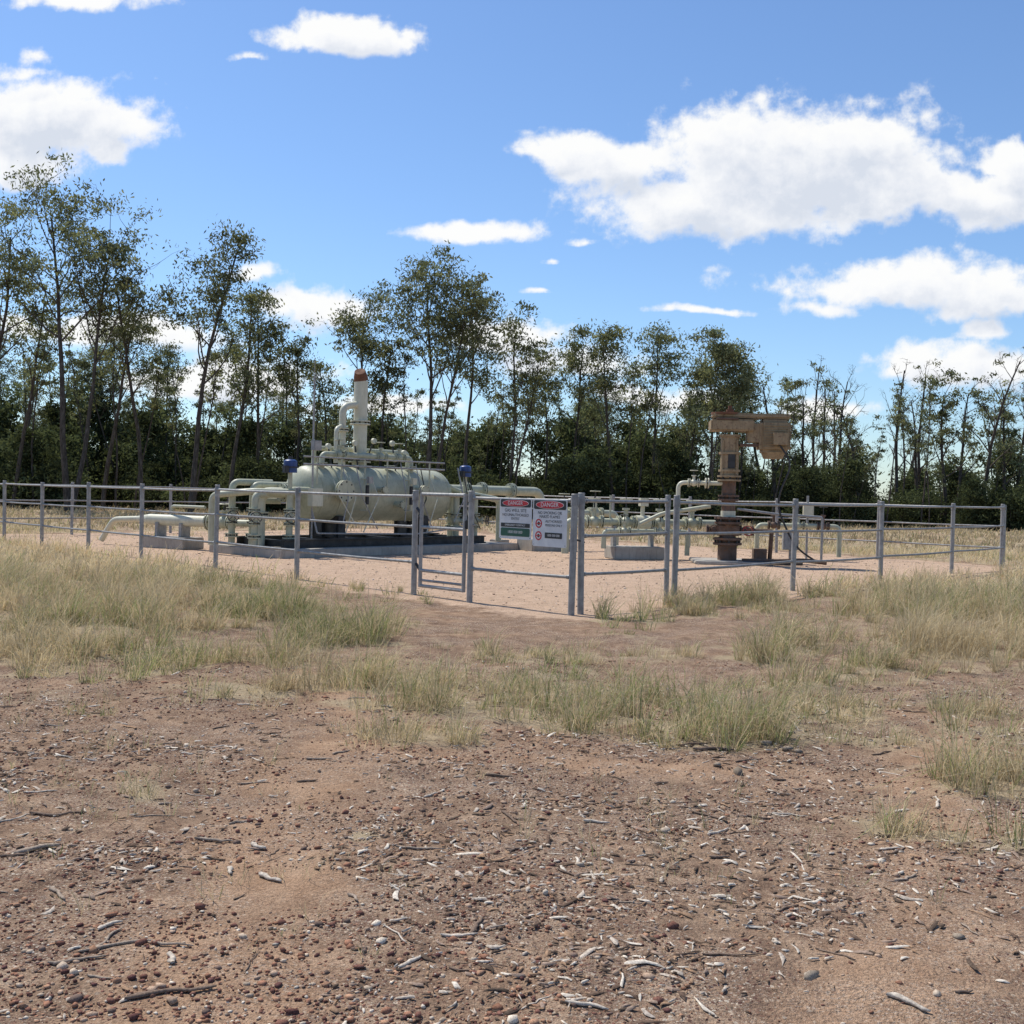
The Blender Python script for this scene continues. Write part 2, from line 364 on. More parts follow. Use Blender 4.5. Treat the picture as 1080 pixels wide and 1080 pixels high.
k=rng.uniform(0,1,len(x))<(1.1-sandm(x,y)); x,y=x[k],y[k]
n=len(x); L=np.clip(rng.lognormal(-3.85,.6,n),.006,.12)
wp=np.array([[.46,.39,.32],[.30,.22,.17],[.14,.095,.07],[.60,.53,.44],[.34,.22,.14],[.11,.08,.06]])
mesh_obj('wood_chips',chips('wood_chips',x,y,L,np.clip(L*rng.uniform(.08,.45,n),.002,.018),rng.uniform(.001,.006,n),wp[rng.integers(0,6,n)]))
def stick(x,y,L,r,yaw,col):
    segs=8; ring=7; V=[]
    px=np.linspace(-.5,.5,segs)*L
    off=np.cumsum(rng.normal(0,.02,segs))*L*2
    for i in range(segs):
        rr=r*(1-.5*i/segs)*(0.5 if i in(0,segs-1) else 1)*.9
        cxp=px[i]*math.cos(yaw)-off[i]*math.sin(yaw)+x; cyp=px[i]*math.sin(yaw)+off[i]*math.cos(yaw)+y
        for j in range(ring):
            a=j/ring*6.283
            q=rr*(1+rng.normal(0,.15))
            V.append((cxp-math.sin(yaw)*math.cos(a)*q,cyp+math.cos(yaw)*math.cos(a)*q,float(gz(cxp,cyp))+r*.6+math.sin(a)*q*.7))
    F=[]
    for i in range(segs-1):
        for j in range(ring):
            F.append((i*ring+j,i*ring+(j+1)%ring,(i+1)*ring+(j+1)%ring,(i+1)*ring+j))
    me=np_mesh('fallen_stick',np.array(V),[np.array(F),np.array([list(range(ring))]),np.array([[(segs-1)*ring+j for j in range(ring)]])],[M_wood],np.tile(np.array(col),(len(V),1)))
    return me
G1=(.52,.45,.37);G2=(.2,.145,.11);G3=(.34,.27,.21)
for s_ in [(-1.85,4.33,.17,.018,.5,G3),(-1.92,4.28,.1,.012,.2,G2),(-1.2,4.5,.16,.012,-.1,G3),(-1.0,4.48,.09,.016,-.6,G1),(-.88,4.12,.13,.014,-.7,G1),(-1.05,4.15,.07,.013,-1.3,G1),
 (-.08,3.7,.16,.012,1.25,G2),(.42,5.0,.12,.013,-.1,G1),(-1.15,3.4,.34,.009,.05,G3),(-1.25,3.5,.16,.007,1.3,G3),(-1.02,3.38,.08,.013,1.9,G1),(1.2,3.2,.13,.013,-.8,G1),(-1.3,3.6,.09,.011,1.0,G1),
 (-.04,5.7,.15,.013,0,G2),(1.25,6.6,.25,.018,.1,G2),(-.35,4.55,.2,.009,.1,G3),(.1,4.6,.2,.009,.3,G2),(-.95,3.12,.25,.012,.1,G2),(-2.0,4.9,.25,.012,.1,G2)]:
    mesh_obj('fallen_stick',stick(*s_))
tw=empty('twig_litter')
for k in range(150):
    yy=rng.uniform(3.1,8.5); xx=rng.uniform(-.5,.5)*yy
    mesh_obj('twig',stick(xx,yy,rng.uniform(.05,.2),rng.uniform(.003,.011),rng.normal(0,.8),(G1,G2,G3,G2)[k%4]),tw)

# ------------------------------------------------------------------ assemblies
class Asm:
    def __init__(s,name,loc=(0,0,0),rz=0):
        s.e=empty(name,loc,rz); s.b={}
    def g(s,part,mat):
        k=(part,mat.name)
        if k not in s.b: s.b[k]=(bmesh.new(),mat)
        return s.b[k][0]
    def cyl(s,part,mat,p1,p2,r1,r2=None,seg=16):
        bm=s.g(part,mat); p1=Vector(p1);p2=Vector(p2); d=p2-p1
        m=Matrix.Translation((p1+p2)/2)@d.to_track_quat('Z','Y').to_matrix().to_4x4()
        bmesh.ops.create_cone(bm,cap_ends=True,segments=seg,radius1=r1,radius2=r1 if r2 is None else r2,depth=d.length,matrix=m)
    def box(s,part,mat,c,size,rot=(0,0,0),bev=.008):
        bm=s.g(part,mat)
        m=Matrix.Translation(c)@Euler(rot).to_matrix().to_4x4()@Matrix.Diagonal((size[0],size[1],size[2],1))
        r=bmesh.ops.create_cube(bm,size=1,matrix=m)
        if bev:
            es=list({e for v in r['verts'] for e in v.link_edges})
            bmesh.ops.bevel(bm,geom=es,offset=min(bev,min(size)*.3),segments=2,affect='EDGES')
    def sph(s,part,mat,c,r,sc=(1,1,1),rot=None):
        bm=s.g(part,mat); m=Matrix.Translation(c)
        if rot: m=m@rot
        m=m@Matrix.Diagonal((r*sc[0],r*sc[1],r*sc[2],1))
        bmesh.ops.create_uvsphere(bm,u_segments=24,v_segments=14,radius=1,matrix=m)
    def pipe(s,part,mat,pts,r,fil=None,seg=14):
        bm=s.g(part,mat); pts=[Vector(p) for p in pts]; fil=fil or r*2.2
        path=[pts[0]]
        for i in range(1,len(pts)-1):
            a,b,c=pts[i-1],pts[i],pts[i+1]; u=(a-b);w=(c-b)
            f=min(fil,u.length*.49,w.length*.49); s0=b+u.normalized()*f; s1=b+w.normalized()*f
            for k in range(7):
                t=k/6; path.append(s0*(1-t)**2+b*2*t*(1-t)+s1*t*t)
        path.append(pts[-1]); rings=[]; prevx=None
        for i,p in enumerate(path):
            t=(path[min(i+1,len(path)-1)]-path[max(i-1,0)]).normalized()
            if prevx is None: prevx=t.orthogonal().normalized()
            xx=(prevx-t*prevx.dot(t)).normalized(); yy=t.cross(xx); prevx=xx
            rings.append([bm.verts.new(p+(xx*math.cos(6.2832*j/seg)+yy*math.sin(6.2832*j/seg))*r) for j in range(seg)])
        for a,b in zip(rings[:-1],rings[1:]):
            for j in range(seg): bm.faces.new((a[j],a[(j+1)%seg],b[(j+1)%seg],b[j]))
        bm.faces.new(rings[0][::-1]); bm.faces.new(rings[-1])
    def flange(s,part,mat,c,ax,r,th=.05):
        c=Vector(c);ax=Vector(ax).normalized()
        for k in (-1,1): s.cyl(part,mat,c+ax*(k*(th/2+.006)-th/4),c+ax*(k*(th/2+.006)+th/4),r)
        o=ax.orthogonal().normalized(); q=ax.cross(o)
        for j in range(8):
            v=c+(o*math.cos(j*.785)+q*math.sin(j*.785))*r*.82
            s.cyl('bolts',M_dark,v-ax*th*.9,v+ax*th*.9,r*.09,seg=6)
    def wheel(s,part,mat,c,ax,r):
        c=Vector(c);ax=Vector(ax).normalized();o=ax.orthogonal().normalized();q=ax.cross(o)
        n=16; P=[c+(o*math.cos(k/n*6.2832)+q*math.sin(k/n*6.2832))*r for k in range(n)]
        for k in range(n): s.cyl(part,mat,P[k],P[(k+1)%n],r*.09,seg=6)
        for k in (0,4,8,12): s.cyl(part,mat,c,P[k],r*.06,seg=6)
    def valve(s,c,ax,r,up=(0,0,1),mat=None,wm=None,h=.45):
        mat=mat or M_green; c=Vector(c);ax=Vector(ax).normalized();up=Vector(up)
        s.sph('valve_body',mat,c,r*1.5)
        s.flange('valve_flanges',mat,c-ax*r*2,ax,r*1.75,r*.45); s.flange('valve_flanges',mat,c+ax*r*2,ax,r*1.75,r*.45)
        s.cyl('valve_body',mat,c-ax*r*2,c+ax*r*2,r)
        s.cyl('valve_bonnet',mat,c+up*r,c+up*(r+h*.45),r*.6); s.cyl('valve_bonnet',mat,c+up*(r+h*.4),c+up*(r+h*.5),r*1.0)
        s.cyl('valve_stem',M_dark,c+up*(r+h*.45),c+up*(r+h),r*.18,seg=8)
        s.wheel('hand_wheel',wm or mat,c+up*(r+h*.92),up,r*1.6)
    def done(s):
        for (part,mn),(bm,mat) in s.b.items():
            me=bpy.data.meshes.new(part); bm.to_mesh(me); bm.free(); me.materials.append(mat)
            me.polygons.foreach_set('use_smooth',np.ones(len(me.polygons),dtype=bool)); me.set_sharp_from_angle(angle=R(38))
            mesh_obj(part,me,s.e)
        return s.e

# ---- fence
H=1.5
def P3(base,d,t,z): return (base[0]+d[0]*t,base[1]+d[1]*t,z)
def post(a,base,d,t,h=H,r=.042):
    x,y,_=P3(base,d,t,0); z=float(gz(x,y))
    lx,ly=random.gauss(0,.01),random.gauss(0,.01); h=h+random.gauss(0,.012)
    a.cyl('post',M_galv,(x,y,z-.3),(x+lx,y+ly,h),r,seg=14); a.cyl('post_cap',M_galv2,(x+lx,y+ly,h),(x+lx,y+ly,h+.012),r*1.12,r*.9,seg=14)
    a.cyl('post_collar',M_galv2,(x+lx,y+ly,1.36),(x+lx,y+ly,1.47),r*1.16,seg=14)
def rails(a,base,d,t0,t1,zs=(1.42,.98,.47),r=.021):
    dv=Vector((d[0],d[1],0)); 
    for z in zs:
        s=random.gauss(0,.01)
        p1=Vector(P3(base,d,t0,z)); p2=Vector(P3(base,d,t1,z+s))
        mid=(p1+p2)/2+Vector((0,0,-.010*(t1-t0)/3))
        a.pipe('rail',M_galv2 if z<1.3 else M_galv,[p1,mid,p2],r,fil=.6,seg=10)
        for p,k in((p1,1),(p2,-1)):
            q=p+dv*k*.055; a.cyl('rail_bracket',M_galv,q-dv*.02,q+dv*.02,r*1.35,seg=10)
def fence(base,d,ts):
    a=Asm('steel_fence')
    for t in ts: post(a,base,d,t)
    for t0,t1 in zip(ts[:-1],ts[1:]): rails(a,base,d,t0,t1)
    a.done(); return a
fence(C0,B,[3.1,6.16,8.84,11.85,14.4,17.05,19.5,22.2])
a=Asm('steel_fence'); post(a,C0,B,0); post(a,C0,B,1.89); rails(a,C0,B,0,1.89,zs=(1.42,.47)); a.done()
fence(C0,A,[2.32,5.86,9.4,13.1,16.5])
Lc=C0+B*LB; Rc=C0+A*LA
fence(Lc,A,[0.05,2.9,6.1,9.4,12.9,16.5])
fence(Rc,B,[0.05,3.2,6.2,9.2,12.2,15.5,18.8,22.2])
a=Asm('pedestrian_gate')
g0,g1=2.02,2.96
for t in (g0,g1): a.cyl('frame',M_galv,P3(C0,B,t,.12),P3(C0,B,t,1.47),.028,seg=12)
a.cyl('frame',M_galv,P3(C0,B,g0,1.45),P3(C0,B,g1,1.45),.026,seg=12)
for z in (.14,.36,.98): a.cyl('frame',M_galv,P3(C0,B,g0,z),P3(C0,B,g1,z),.024,seg=12)
a.cyl('frame',M_galv2,P3(C0,B,g0,.22),P3(C0,B,g1,.22),.018,seg=12)
for z in (.4,1.2): a.cyl('hinge',M_dark,P3(C0,B,g1,z-.05),P3(C0,B,3.06,z+.05),.02,seg=8)
a.box('latch',M_dark,P3(C0,B,1.97,1.05),(.06,.06,.12)); a.cyl('latch_bar',M_galv,P3(C0,B,1.8,1.05),P3(C0,B,2.1,1.05),.01,seg=8)
a.done()
a=Asm('steel_gate'); post(a,C0,A,.2); post(a,C0,A,2.13,r=.036)
rails(a,C0,A,.2,2.13,zs=(1.42,.98,.5)); a.cyl('chain',M_dark,P3(C0,A,.0,.95),P3(C0,A,.24,.9),.012,seg=6); a.done()

# ---- signs
def sign(t0,t1,z0,z1,kind):
    bn=Vector((-B[1],B[0],0)); bn=-bn if bn.y>0 else bn
    bn.normalize(); bd=Vector((-B[0],-B[1],0)).normalized()
    tc=(t0+t1)/2; o=Vector(P3(C0,B,tc,(z0+z1)/2))+bn*.05
    w=abs(t1-t0)-.012; h=z1-z0
    e=empty('danger_sign'); 
    M=Matrix((bd,Vector((0,0,1)),bd.cross(Vector((0,0,1))))).transposed().to_4x4(); M.translation=o
    e.matrix_world=M
    def plate(nm,mat,cx,cy,sx,sy,z,bev=.012):
        bm=bmesh.new(); bmesh.ops.create_cube(bm,size=1,matrix=Matrix.Translation((cx,cy,z))@Matrix.Diagonal((sx,sy,.003,1)))
        es=[ed for ed in bm.edges if abs(ed.verts[0].co.z-ed.verts[1].co.z)>.001]
        if bev: bmesh.ops.bevel(bm,geom=es,offset=bev,segments=4,affect='EDGES')
        me=bpy.data.meshes.new(nm); bm.to_mesh(me); bm.free(); me.materials.append(mat); mesh_obj(nm,me,e)
    def disc(nm,mat,cx,cy,rx,ry,z,hole=None):
        bm=bmesh.new()
        if hole is None: bmesh.ops.create_cone(bm,cap_ends=True,segments=40,radius1=1,radius2=1,depth=.002,matrix=Matrix.Translation((cx,cy,z))@Matrix.Diagonal((rx,ry,1,1)))
        else:
            R0=[];R1=[]
            for k in range(28):
                an=k/28*6.2832; R0.append(bm.verts.new((cx+rx*math.cos(an),cy+ry*math.sin(an),z))); R1.append(bm.verts.new((cx+hole*math.cos(an),cy+hole*math.sin(an),z)))
            for k in range(28): bm.faces.new((R0[k],R0[(k+1)%28],R1[(k+1)%28],R1[k]))
        me=bpy.data.meshes.new(nm); bm.to_mesh(me); bm.free(); me.materials.append(mat); mesh_obj(nm,me,e)
    def text(s,cx,cy,size,mat,z):
        c=bpy.data.curves.new('lettering','FONT'); c.body=s; c.size=size; c.align_x='CENTER'; c.align_y='CENTER'; c.materials.append(mat); c.extrude=.0004
        ob=bpy.data.objects.new('lettering',c); link(ob,e); ob.location=(cx,cy,z)
    plate('panel',M_signw,0,0,w,h,0)
    plate('header',M_signk,0,h*.38,w*.94,h*.19,.0035,.01)
    disc('danger_oval',M_signw,0,h*.38,w*.41,h*.085,.0065); disc('danger_oval_red',M_signr,0,h*.38,w*.395,h*.077,.0085)
    text('DANGER',0,h*.38,h*.13,M_signw,.0105)
    if kind==0:
        text('GAS WELL SITE',0,h*.2,.06,M_signk,.003); text('NO UNAUTHORISED',0,h*.09,.052,M_signk,.003); text('ENTRY',0,h*.0,.05,M_signk,.003)
        plate('info_panel',M_signk,0,-h*.16,w*.9,h*.1,.0035,.004); plate('info_panel',M_signg,0,-h*.33,w*.9,h*.2,.0035,.008); text('EMERGENCY CONTACT',0,-h*.16,.035,M_signw,.0062); text('1800 000 000',0,-h*.33,.05,M_signw,.0062)
    else:
        text('NO SMOKING OR',0,h*.21,.052,M_signk,.003); text('NAKED FLAMES',0,h*.13,.052,M_signk,.003)
        for cy_ in (.0,-.26):
            disc('prohibition_ring',M_signr,-w*.32,h*cy_-.01,.058,.058,.0035,hole=.040)
            plate('prohibition_bar',M_signr,-w*.32,h*cy_-.01,.09,.01,.0045,0); disc('symbol',M_signk,-w*.32,h*cy_-.01,.022,.022,.003)
        text('AUTHORISED',w*.12,.02,.048,M_signk,.003); text('PERSONS ONLY',w*.12,-.03,.042,M_signk,.003)
        plate('info_panel',M_signk,w*.12,-h*.26,w*.5,h*.12,.0035,.004); text('1800 000 000',w*.12,-h*.26,.04,M_signw,.0062)
    for sx in(-1,1):
        for sy in(-1,1): disc('rivet',M_galv,sx*w*.46,sy*h*.46,.006,.006,.003)
sign(.67,1.28,.90,1.43,0); sign(.05,.66,.83,1.43,1)

# ---- separator
TH=math.atan2(A[1],A[0])
a=Asm('gas_separator',(-5.05,24.9,0),TH)
a.box('slab',M_conc,(2.6,0,.08),(7.6,2.7,.2),bev=.02)
for yy in(-.85,.85): 
    for zz in (.2,.36): a.box('skid_beam',M_dark,(2.4,yy,zz),(6.4,.16,.03))
    a.box('skid_beam',M_dark,(2.4,yy,.28),(6.4,.04,.15))
for xx in(-.6,.6,1.8,3,4.2,5.4): a.box('cross_beam',M_dark,(xx,0,.27),(.12,1.62,.15))
zc=1.38; r=.64
a.cyl('vessel',M_green,(.45,0,zc),(4.5,0,zc),r,seg=48)
a.sph('vessel_head',M_green,(.45,0,zc),r-.001,(.55,1,1)); a.sph('vessel_head',M_green,(4.5,0,zc),r-.001,(.55,1,1))
for xx in(.47,1.9,3.2,4.48): a.cyl('vessel_seam',M_green,(xx-.012,0,zc),(xx+.012,0,zc),r+.006,seg=48)
for xx in(1.1,3.8):
    a.box('saddle',M_dark,(xx,0,.62),(.2,1.05,.5)); a.cyl('saddle_band',M_green,(xx-.14,0,zc),(xx+.14,0,zc),r+.014,seg=48)
    for yy in(-.45,0,.45): a.box('saddle_rib',M_dark,(xx,yy,.58),(.34,.03,.42))
for xx,zz,rr in((.9,1.45,.17),(2.7,1.15,.07),(3.4,1.5,.09),(2.1,1.5,.06)):
    a.cyl('nozzle',M_green,(xx,-.5,zz),(xx,-.84,zz),rr); a.flange('nozzle_flange',M_green,(xx,-.86,zz),(0,1,0),rr*1.5,.06)
a.cyl('nozzle',M_green,(.3,0,zc),(-.15,0,zc),.13); a.flange('nozzle_flange',M_green,(-.18,0,zc),(1,0,0),.21,.06)
for xx in(1.6,3.0):
    a.pipe('level_bridle',M_white,[(xx,-.6,1.75),(xx,-.82,1.75),(xx,-.82,1.0),(xx,-.6,1.0)],.025,fil=.05,seg=8)
    a.cyl('level_gauge',M_dark,(xx,-.82,1.15),(xx,-.82,1.6),.045); a.box('instrument',M_galv if xx<2 else M_white,(xx,-.9,1.72),(.14,.1,.16))
a.cyl('nozzle',M_green,(2.05,0,1.95),(2.05,0,2.2),.17); a.flange('nozzle_flange',M_green,(2.05,0,2.2),(0,0,1),.27,.07)
a.cyl('stack',M_white,(2.05,0,2.2),(2.05,0,4.1),.165,seg=24); a.flange('stack_flange',M_white,(2.05,0,3.1),(0,0,1),.24,.06)
a.cyl('stack_tip',M_rust2,(2.05,0,4.1),(2.03,0,4.22),.172,.168,seg=24); a.cyl('stack_tip',M_rust2,(2.03,0,4.2),(1.95,-.06,4.32),.168,.13,seg=20)
a.pipe('relief_line',M_white,[(1.5,0,2.0),(1.5,0,3.45),(2.05,0,3.55)],.085); a.flange('stack_flange',M_white,(1.5,0,2.9),(0,0,1),.15,.05)
a.pipe('relief_line',M_white,[(1.15,-.2,2.1),(1.15,-.2,2.9),(1.5,0,3.0)],.05)
a.valve((1.5,0,2.35),(0,0,1),.08,up=(-.6,-.8,0),h=.35)
a.pipe('top_header',M_green,[(.7,-.25,1.9),(.7,-.25,2.3),(3.5,-.25,2.3),(3.5,-.25,1.9)],.065)
a.pipe('top_header',M_green,[(.9,.3,1.9),(.9,.3,2.45),(3.9,.3,2.45),(3.9,.3,1.9)],.055)
for xx in(1.2,2.5,3.1): a.valve((xx,-.25,2.3),(1,0,0),.065,h=.3)
for xx in(.7,3.5,3.9,2.8): 
    yy=.3 if xx in(3.9,) else -.25
    a.flange('nozzle_flange',M_green,(xx,yy,2.06),(0,0,1),.13,.05)
for xx in (1.0,1.8,2.4,3.0,3.4):
    z=2.0+random.uniform(.35,.75); a.cyl('gauge_stem',M_dark,(xx,random.choice((-.25,.3)),1.95),(xx,-.1,z),.018,seg=8); a.cyl('gauge',M_white,(xx,-.14,z),(xx,-.07,z),.07)
for xx in (.2,.9,1.6,2.3,3.0,3.7): a.cyl('platform_post',M_green,(xx,-.72,1.6),(xx,-.72,2.2),.02,seg=8)
a.pipe('cable_tray',M_galv,[(-.2,-.74,2.03),(4.2,-.74,2.03)],.022); a.pipe('cable_tray',M_galv,[(-.2,-.74,2.2),(4.2,-.74,2.2)],.018)
a.cyl('mast',M_galv,(.05,-.75,.35),(.05,-.75,4.0),.022,seg=10); a.cyl('mast',M_galv,(.05,-.75,3.9),(.05,-.75,4.4),.009,seg=6); a.box('junction_box',M_galv,(.05,-.86,2.45),(.2,.14,.22)); a.box('junction_box',M_white,(.05,-.86,1.3),(.3,.18,.4))
for k,(xx,yy,zt) in enumerate(((-.45,-.6,1.45),(-.75,.35,1.55),(-1.15,-.3,1.35),(-1.15,.55,1.6))):
    a.pipe('riser',M_green,[(xx,yy,.2),(xx,yy,zt),(xx+.9,yy*.6,zt)],.075)
    a.flange('nozzle_flange',M_green,(xx,yy,.42),(0,0,1),.15,.05); a.valve((xx,yy,.85),(0,0,1),.075,up=(-.5,-.86,0),h=.35,wm=M_dark)
a.pipe('inlet_line',M_green,[(-.45,-.6,1.4),(-1.1,-.1,1.4),(-1.5,.8,1.3),(-1.5,.8,.2)],.075)
a.pipe('inlet_line',M_white,[(-.2,0,zc),(-.8,0,zc),(-.8,0,.15)],.12); a.flange('nozzle_flange',M_green,(-.8,0,.9),(0,0,1),.2,.06)
def actuator(x,y,z):
    a.cyl('actuator_yoke',M_green,(x,y,z-.55),(x,y,z-.12),.05); a.cyl('actuator_yoke',M_green,(x,y,z-.6),(x,y,z-.5),.12)
    a.cyl('actuator',M_blue,(x,y,z-.12),(x,y,z+.12),.15,seg=24); a.sph('actuator',M_blue,(x,y,z+.12),.15,(1,1,.4)); a.cyl('actuator_rim',M_dark,(x,y,z-.015),(x,y,z+.015),.185,seg=24)
    a.cyl('actuator_top',M_dark,(x,y,z+.15),(x,y,z+.24),.05); a.box('positioner',M_signk,(x-.17,y-.06,z-.05),(.1,.12,.16))
actuator(-.45,-.6,1.95); actuator(4.95,-.75,2.0); 
for (xx,yy) in((4.7,-.7),(4.95,-.45),(5.3,.1),(5.6,-.5)):
    a.pipe('riser',M_green,[(xx,yy,.3),(xx,yy,1.4)],.08); a.valve((xx,yy,.75),(0,0,1),.08,up=(.4,-.9,0),h=.3,wm=M_dark); a.flange('nozzle_flange',M_green,(xx,yy,1.4),(0,0,1),.15,.05)
a.pipe('outlet_line',M_green,[(4.6,0,1.55),(5.6,0,1.55),(9.0,.1,1.55),(9.0,.1,.1)],.13,fil=.35)
a.pipe('outlet_line',M_green,[(4.1,-.4,1.85),(4.95,-.45,1.5),(6.6,-.45,1.3),(6.6,-.45,.2)],.08)
for xx in(5.75,6.4,7.6): a.flange('nozzle_flange',M_green,(xx,.02,1.55),(1,0,0),.22,.06)
for xx in(6.1,7.2,8.4): a.box('pipe_support',M_galv,(xx,.05,.7),(.08,.08,1.35)); a.box('footing',M_conc,(xx,.05,.1),(.4,.4,.2),bev=.02)
a.pipe('conduit',M_galv,[(.05,-.75,1.0),(.05,-.95,.5),(3,-1.0,.45),(4.8,-.9,.6)],.02,seg=8)
for k in range(14):
    xx=random.uniform(.0,5.2); a.pipe('instrument_tubing',(M_white,M_galv,M_dark)[k%3],[(xx,-.7,random.uniform(1.7,2.2)),(xx,-.95,1.3),(xx+random.uniform(-.5,.5),-.97,random.uniform(.4,.8))],.014,seg=6)
a.done()

a=Asm('pipeline_launcher',(-7.9,26.0,0),math.atan2(.45,-.89))
a.box('concrete_plinth',M_conc,(.15,0,.13),(1.3,.7,.28),bev=.02)
a.box('support',M_galv,(-.2,0,.42),(.1,.3,.36)); a.box('support',M_galv,(.55,0,.42),(.1,.3,.36))
a.cyl('barrel',M_white,(-1.0,0,.66),(.9,0,.66),.13,seg=24); a.cyl('reducer',M_white,(.9,0,.66),(1.3,0,.66),.13,.07,seg=24); a.pipe('pipe',M_white,[(1.3,0,.66),(2.1,0,.62),(2.5,0,.1)],.07)
a.flange('flange',M_green,(-1.0,0,.66),(1,0,0),.21,.06); a.sph('closure',M_green,(-1.05,0,.66),.13,(.6,1,1)); a.valve((-1.4,0,.66),(1,0,0),.1,h=.35)
a.pipe('pipe',M_green,[(-1.6,0,.66),(-2.3,0,.66),(-2.3,0,1.2),(-2.8,-.3,1.2)],.08)
a.pipe('pipe',M_green,[(.2,0,.75),(.2,0,1.0),(-1.0,.2,1.0)],.035); a.done()

a=Asm('metering_manifold',(2.85,26.2,0),R(14))
a.box('concrete_plinth',M_conc,(.1,0,.14),(1.25,.8,.3),bev=.02)
a.pipe('meter_run',M_green,[(-1.6,.1,.1),(-1.6,.1,.86),(2.2,.1,.86)],.09,fil=.2)
a.pipe('meter_run',M_green,[(-.8,-.35,.25),(-.8,-.35,.66),(1.3,-.35,.66),(1.3,-.35,.1)],.06)
for xx in(-.9,-.1,.75,1.6): a.valve((xx,.1,.86),(1,0,0),.09,h=.5)
for xx in(-.3,.6): a.valve((xx,-.35,.66),(1,0,0),.06,h=.35,wm=M_dark)
a.cyl('meter_body',M_white,(.15,.1,.86),(.5,.1,.86),.17,seg=24); a.cyl('meter_head',M_white,(.32,.1,1.0),(.32,.1,1.25),.05); a.box('meter_display',M_white,(.32,.05,1.35),(.2,.18,.2))
for xx in(-.4,.55): a.box('support',M_galv,(xx,.1,.5),(.08,.2,.55))
a.pipe('vent',M_green,[(1.2,.1,.9),(1.2,.1,1.35),(1.45,.1,1.35)],.03,seg=8); a.pipe('vent',M_green,[(-.5,.1,.9),(-.5,.1,1.5)],.025,seg=8)
a.done()
a=Asm('pipe_riser',(.95,29.0,0),R(30)); a.box('concrete_plinth',M_conc,(0,0,.15),(1.4,.8,.32),bev=.02)
a.pipe('riser',M_green,[(-.3,0,.2),(-.3,0,1.0),(2.2,0,1.0),(2.2,0,.1)],.09); a.valve((.5,0,1.0),(1,0,0),.09); a.valve((1.5,0,1.0),(1,0,0),.09,h=.55); a.done()

# ---- wellhead
a=Asm('wellhead',(4.98,25.3,0),R(-4))
a.box('cellar_slab',M_conc,(0,0,.03),(1.6,1.6,.08),bev=.02)
a.cyl('casing',M_rust,(0,0,0),(0,0,.55),.22,seg=24); a.flange('casing_flange',M_rust,(0,0,.5),(0,0,1),.33,.1)
a.cyl('casing_spool',M_rust,(0,0,.5),(0,0,1.0),.19,seg=24); a.flange('casing_flange',M_rust,(0,0,.98),(0,0,1),.31,.1)
a.box('blowout_preventer',M_rust,(0,0,.76),(.52,.36,.26),bev=.03)
a.cyl('tubing_head',M_white,(0,0,1.03),(0,0,1.2),.17,seg=24); a.cyl('flow_tee',M_rust,(0,0,1.2),(0,0,1.95),.16,seg=24); a.flange('casing_flange',M_rust,(0,0,1.5),(0,0,1),.24,.08); a.flange('casing_flange',M_tan,(0,0,1.95),(0,0,1),.27,.08)
a.cyl('drive_column',M_tan,(0,0,1.95),(0,0,2.95),.21,seg=24)
for z in(2.1,2.5,2.9): a.cyl('column_band',M_tan,(0,0,z),(0,0,z+.05),.25,seg=24)
for an in(.6,2.2,3.8,5.4): a.box('column_rib',M_tan,(.22*math.cos(an),.22*math.sin(an),2.4),(.05,.05,.85))
a.box('column_window',M_dark,(.02,-.2,2.35),(.16,.06,.35))
a.box('drive_head',M_tan,(.02,0,3.16),(.98,.62,.26),bev=.03); a.box('drive_guard',M_tan,(.45,0,3.38),(1.75,.5,.11),bev=.04)
a.box('drive_cap',M_rust,(-.1,0,3.30),(.5,.66,.05),bev=.02); a.cyl('polish_rod',M_rust2,(-.02,0,3.4),(-.02,0,3.62),.045); a.cyl('rod_clamp',M_rust2,(-.02,0,3.46),(-.02,0,3.53),.09)
a.cyl('warning_band',M_rust2,(-.12,0,3.41),(-.12,0,3.46),.33,seg=24)
a.box('motor_housing',M_tan,(.98,0,2.93),(.70,.60,.76),bev=.08); a.cyl('motor_end',M_tan,(.98,0,2.42),(.98,0,2.57),.22,.28,seg=28)
for k in range(9): a.box('motor_fin',M_tan,(.98,-.31,2.68+k*.06),(.56,.03,.014),bev=0); a.box('motor_fin',M_tan,(1.34,0,2.68+k*.06),(.03,.5,.014),bev=0)
a.box('terminal_box',M_tan,(1.08,-.40,2.86),(.34,.14,.28)); a.box('motor_mount',M_tan,(.52,0,3.0),(.3,.4,.45),bev=.02); a.box('motor_mount',M_rust,(.45,0,2.72),(.5,.3,.06))
a.pipe('motor_cable',M_dark,[(1.05,-.4,2.74),(1.35,-.42,2.3),(1.0,-.35,1.4),(1.5,-.2,.4),(2.1,.1,.05)],.022,fil=.4,seg=8)
a.pipe('flow_line',M_white,[(-.1,0,1.83),(-1.15,.05,1.83),(-1.15,.05,.95),(-1.15,.05,.1)],.05,fil=.15); a.flange('flow_flange',M_white,(-.5,.02,1.83),(1,0,0),.12,.05)
a.valve((-.32,0,.76),(1,0,0),.07,mat=M_rust,h=.1,up=(0,-1,0)); a.valve((.42,0,.76),(1,0,0),.07,mat=M_rust,h=.25,up=(0,-1,0),wm=M_red)
a.valve((-.8,.03,1.83),(1,0,0),.055,mat=M_white,h=.25)
a.pipe('side_line',M_green,[(-.4,0,1.3),(-1.5,.1,1.1),(-2.0,.1,.85)],.05); a.pipe('side_line',M_rust,[(.3,0,.76),(.9,0,.76),(1.0,0,.76),(1.0,.2,.05)],.05)
a.pipe('side_line',M_galv,[(.2,0,1.25),(1.1,.1,1.15),(2.2,.3,1.1),(2.2,.3,.1)],.03,seg=8)
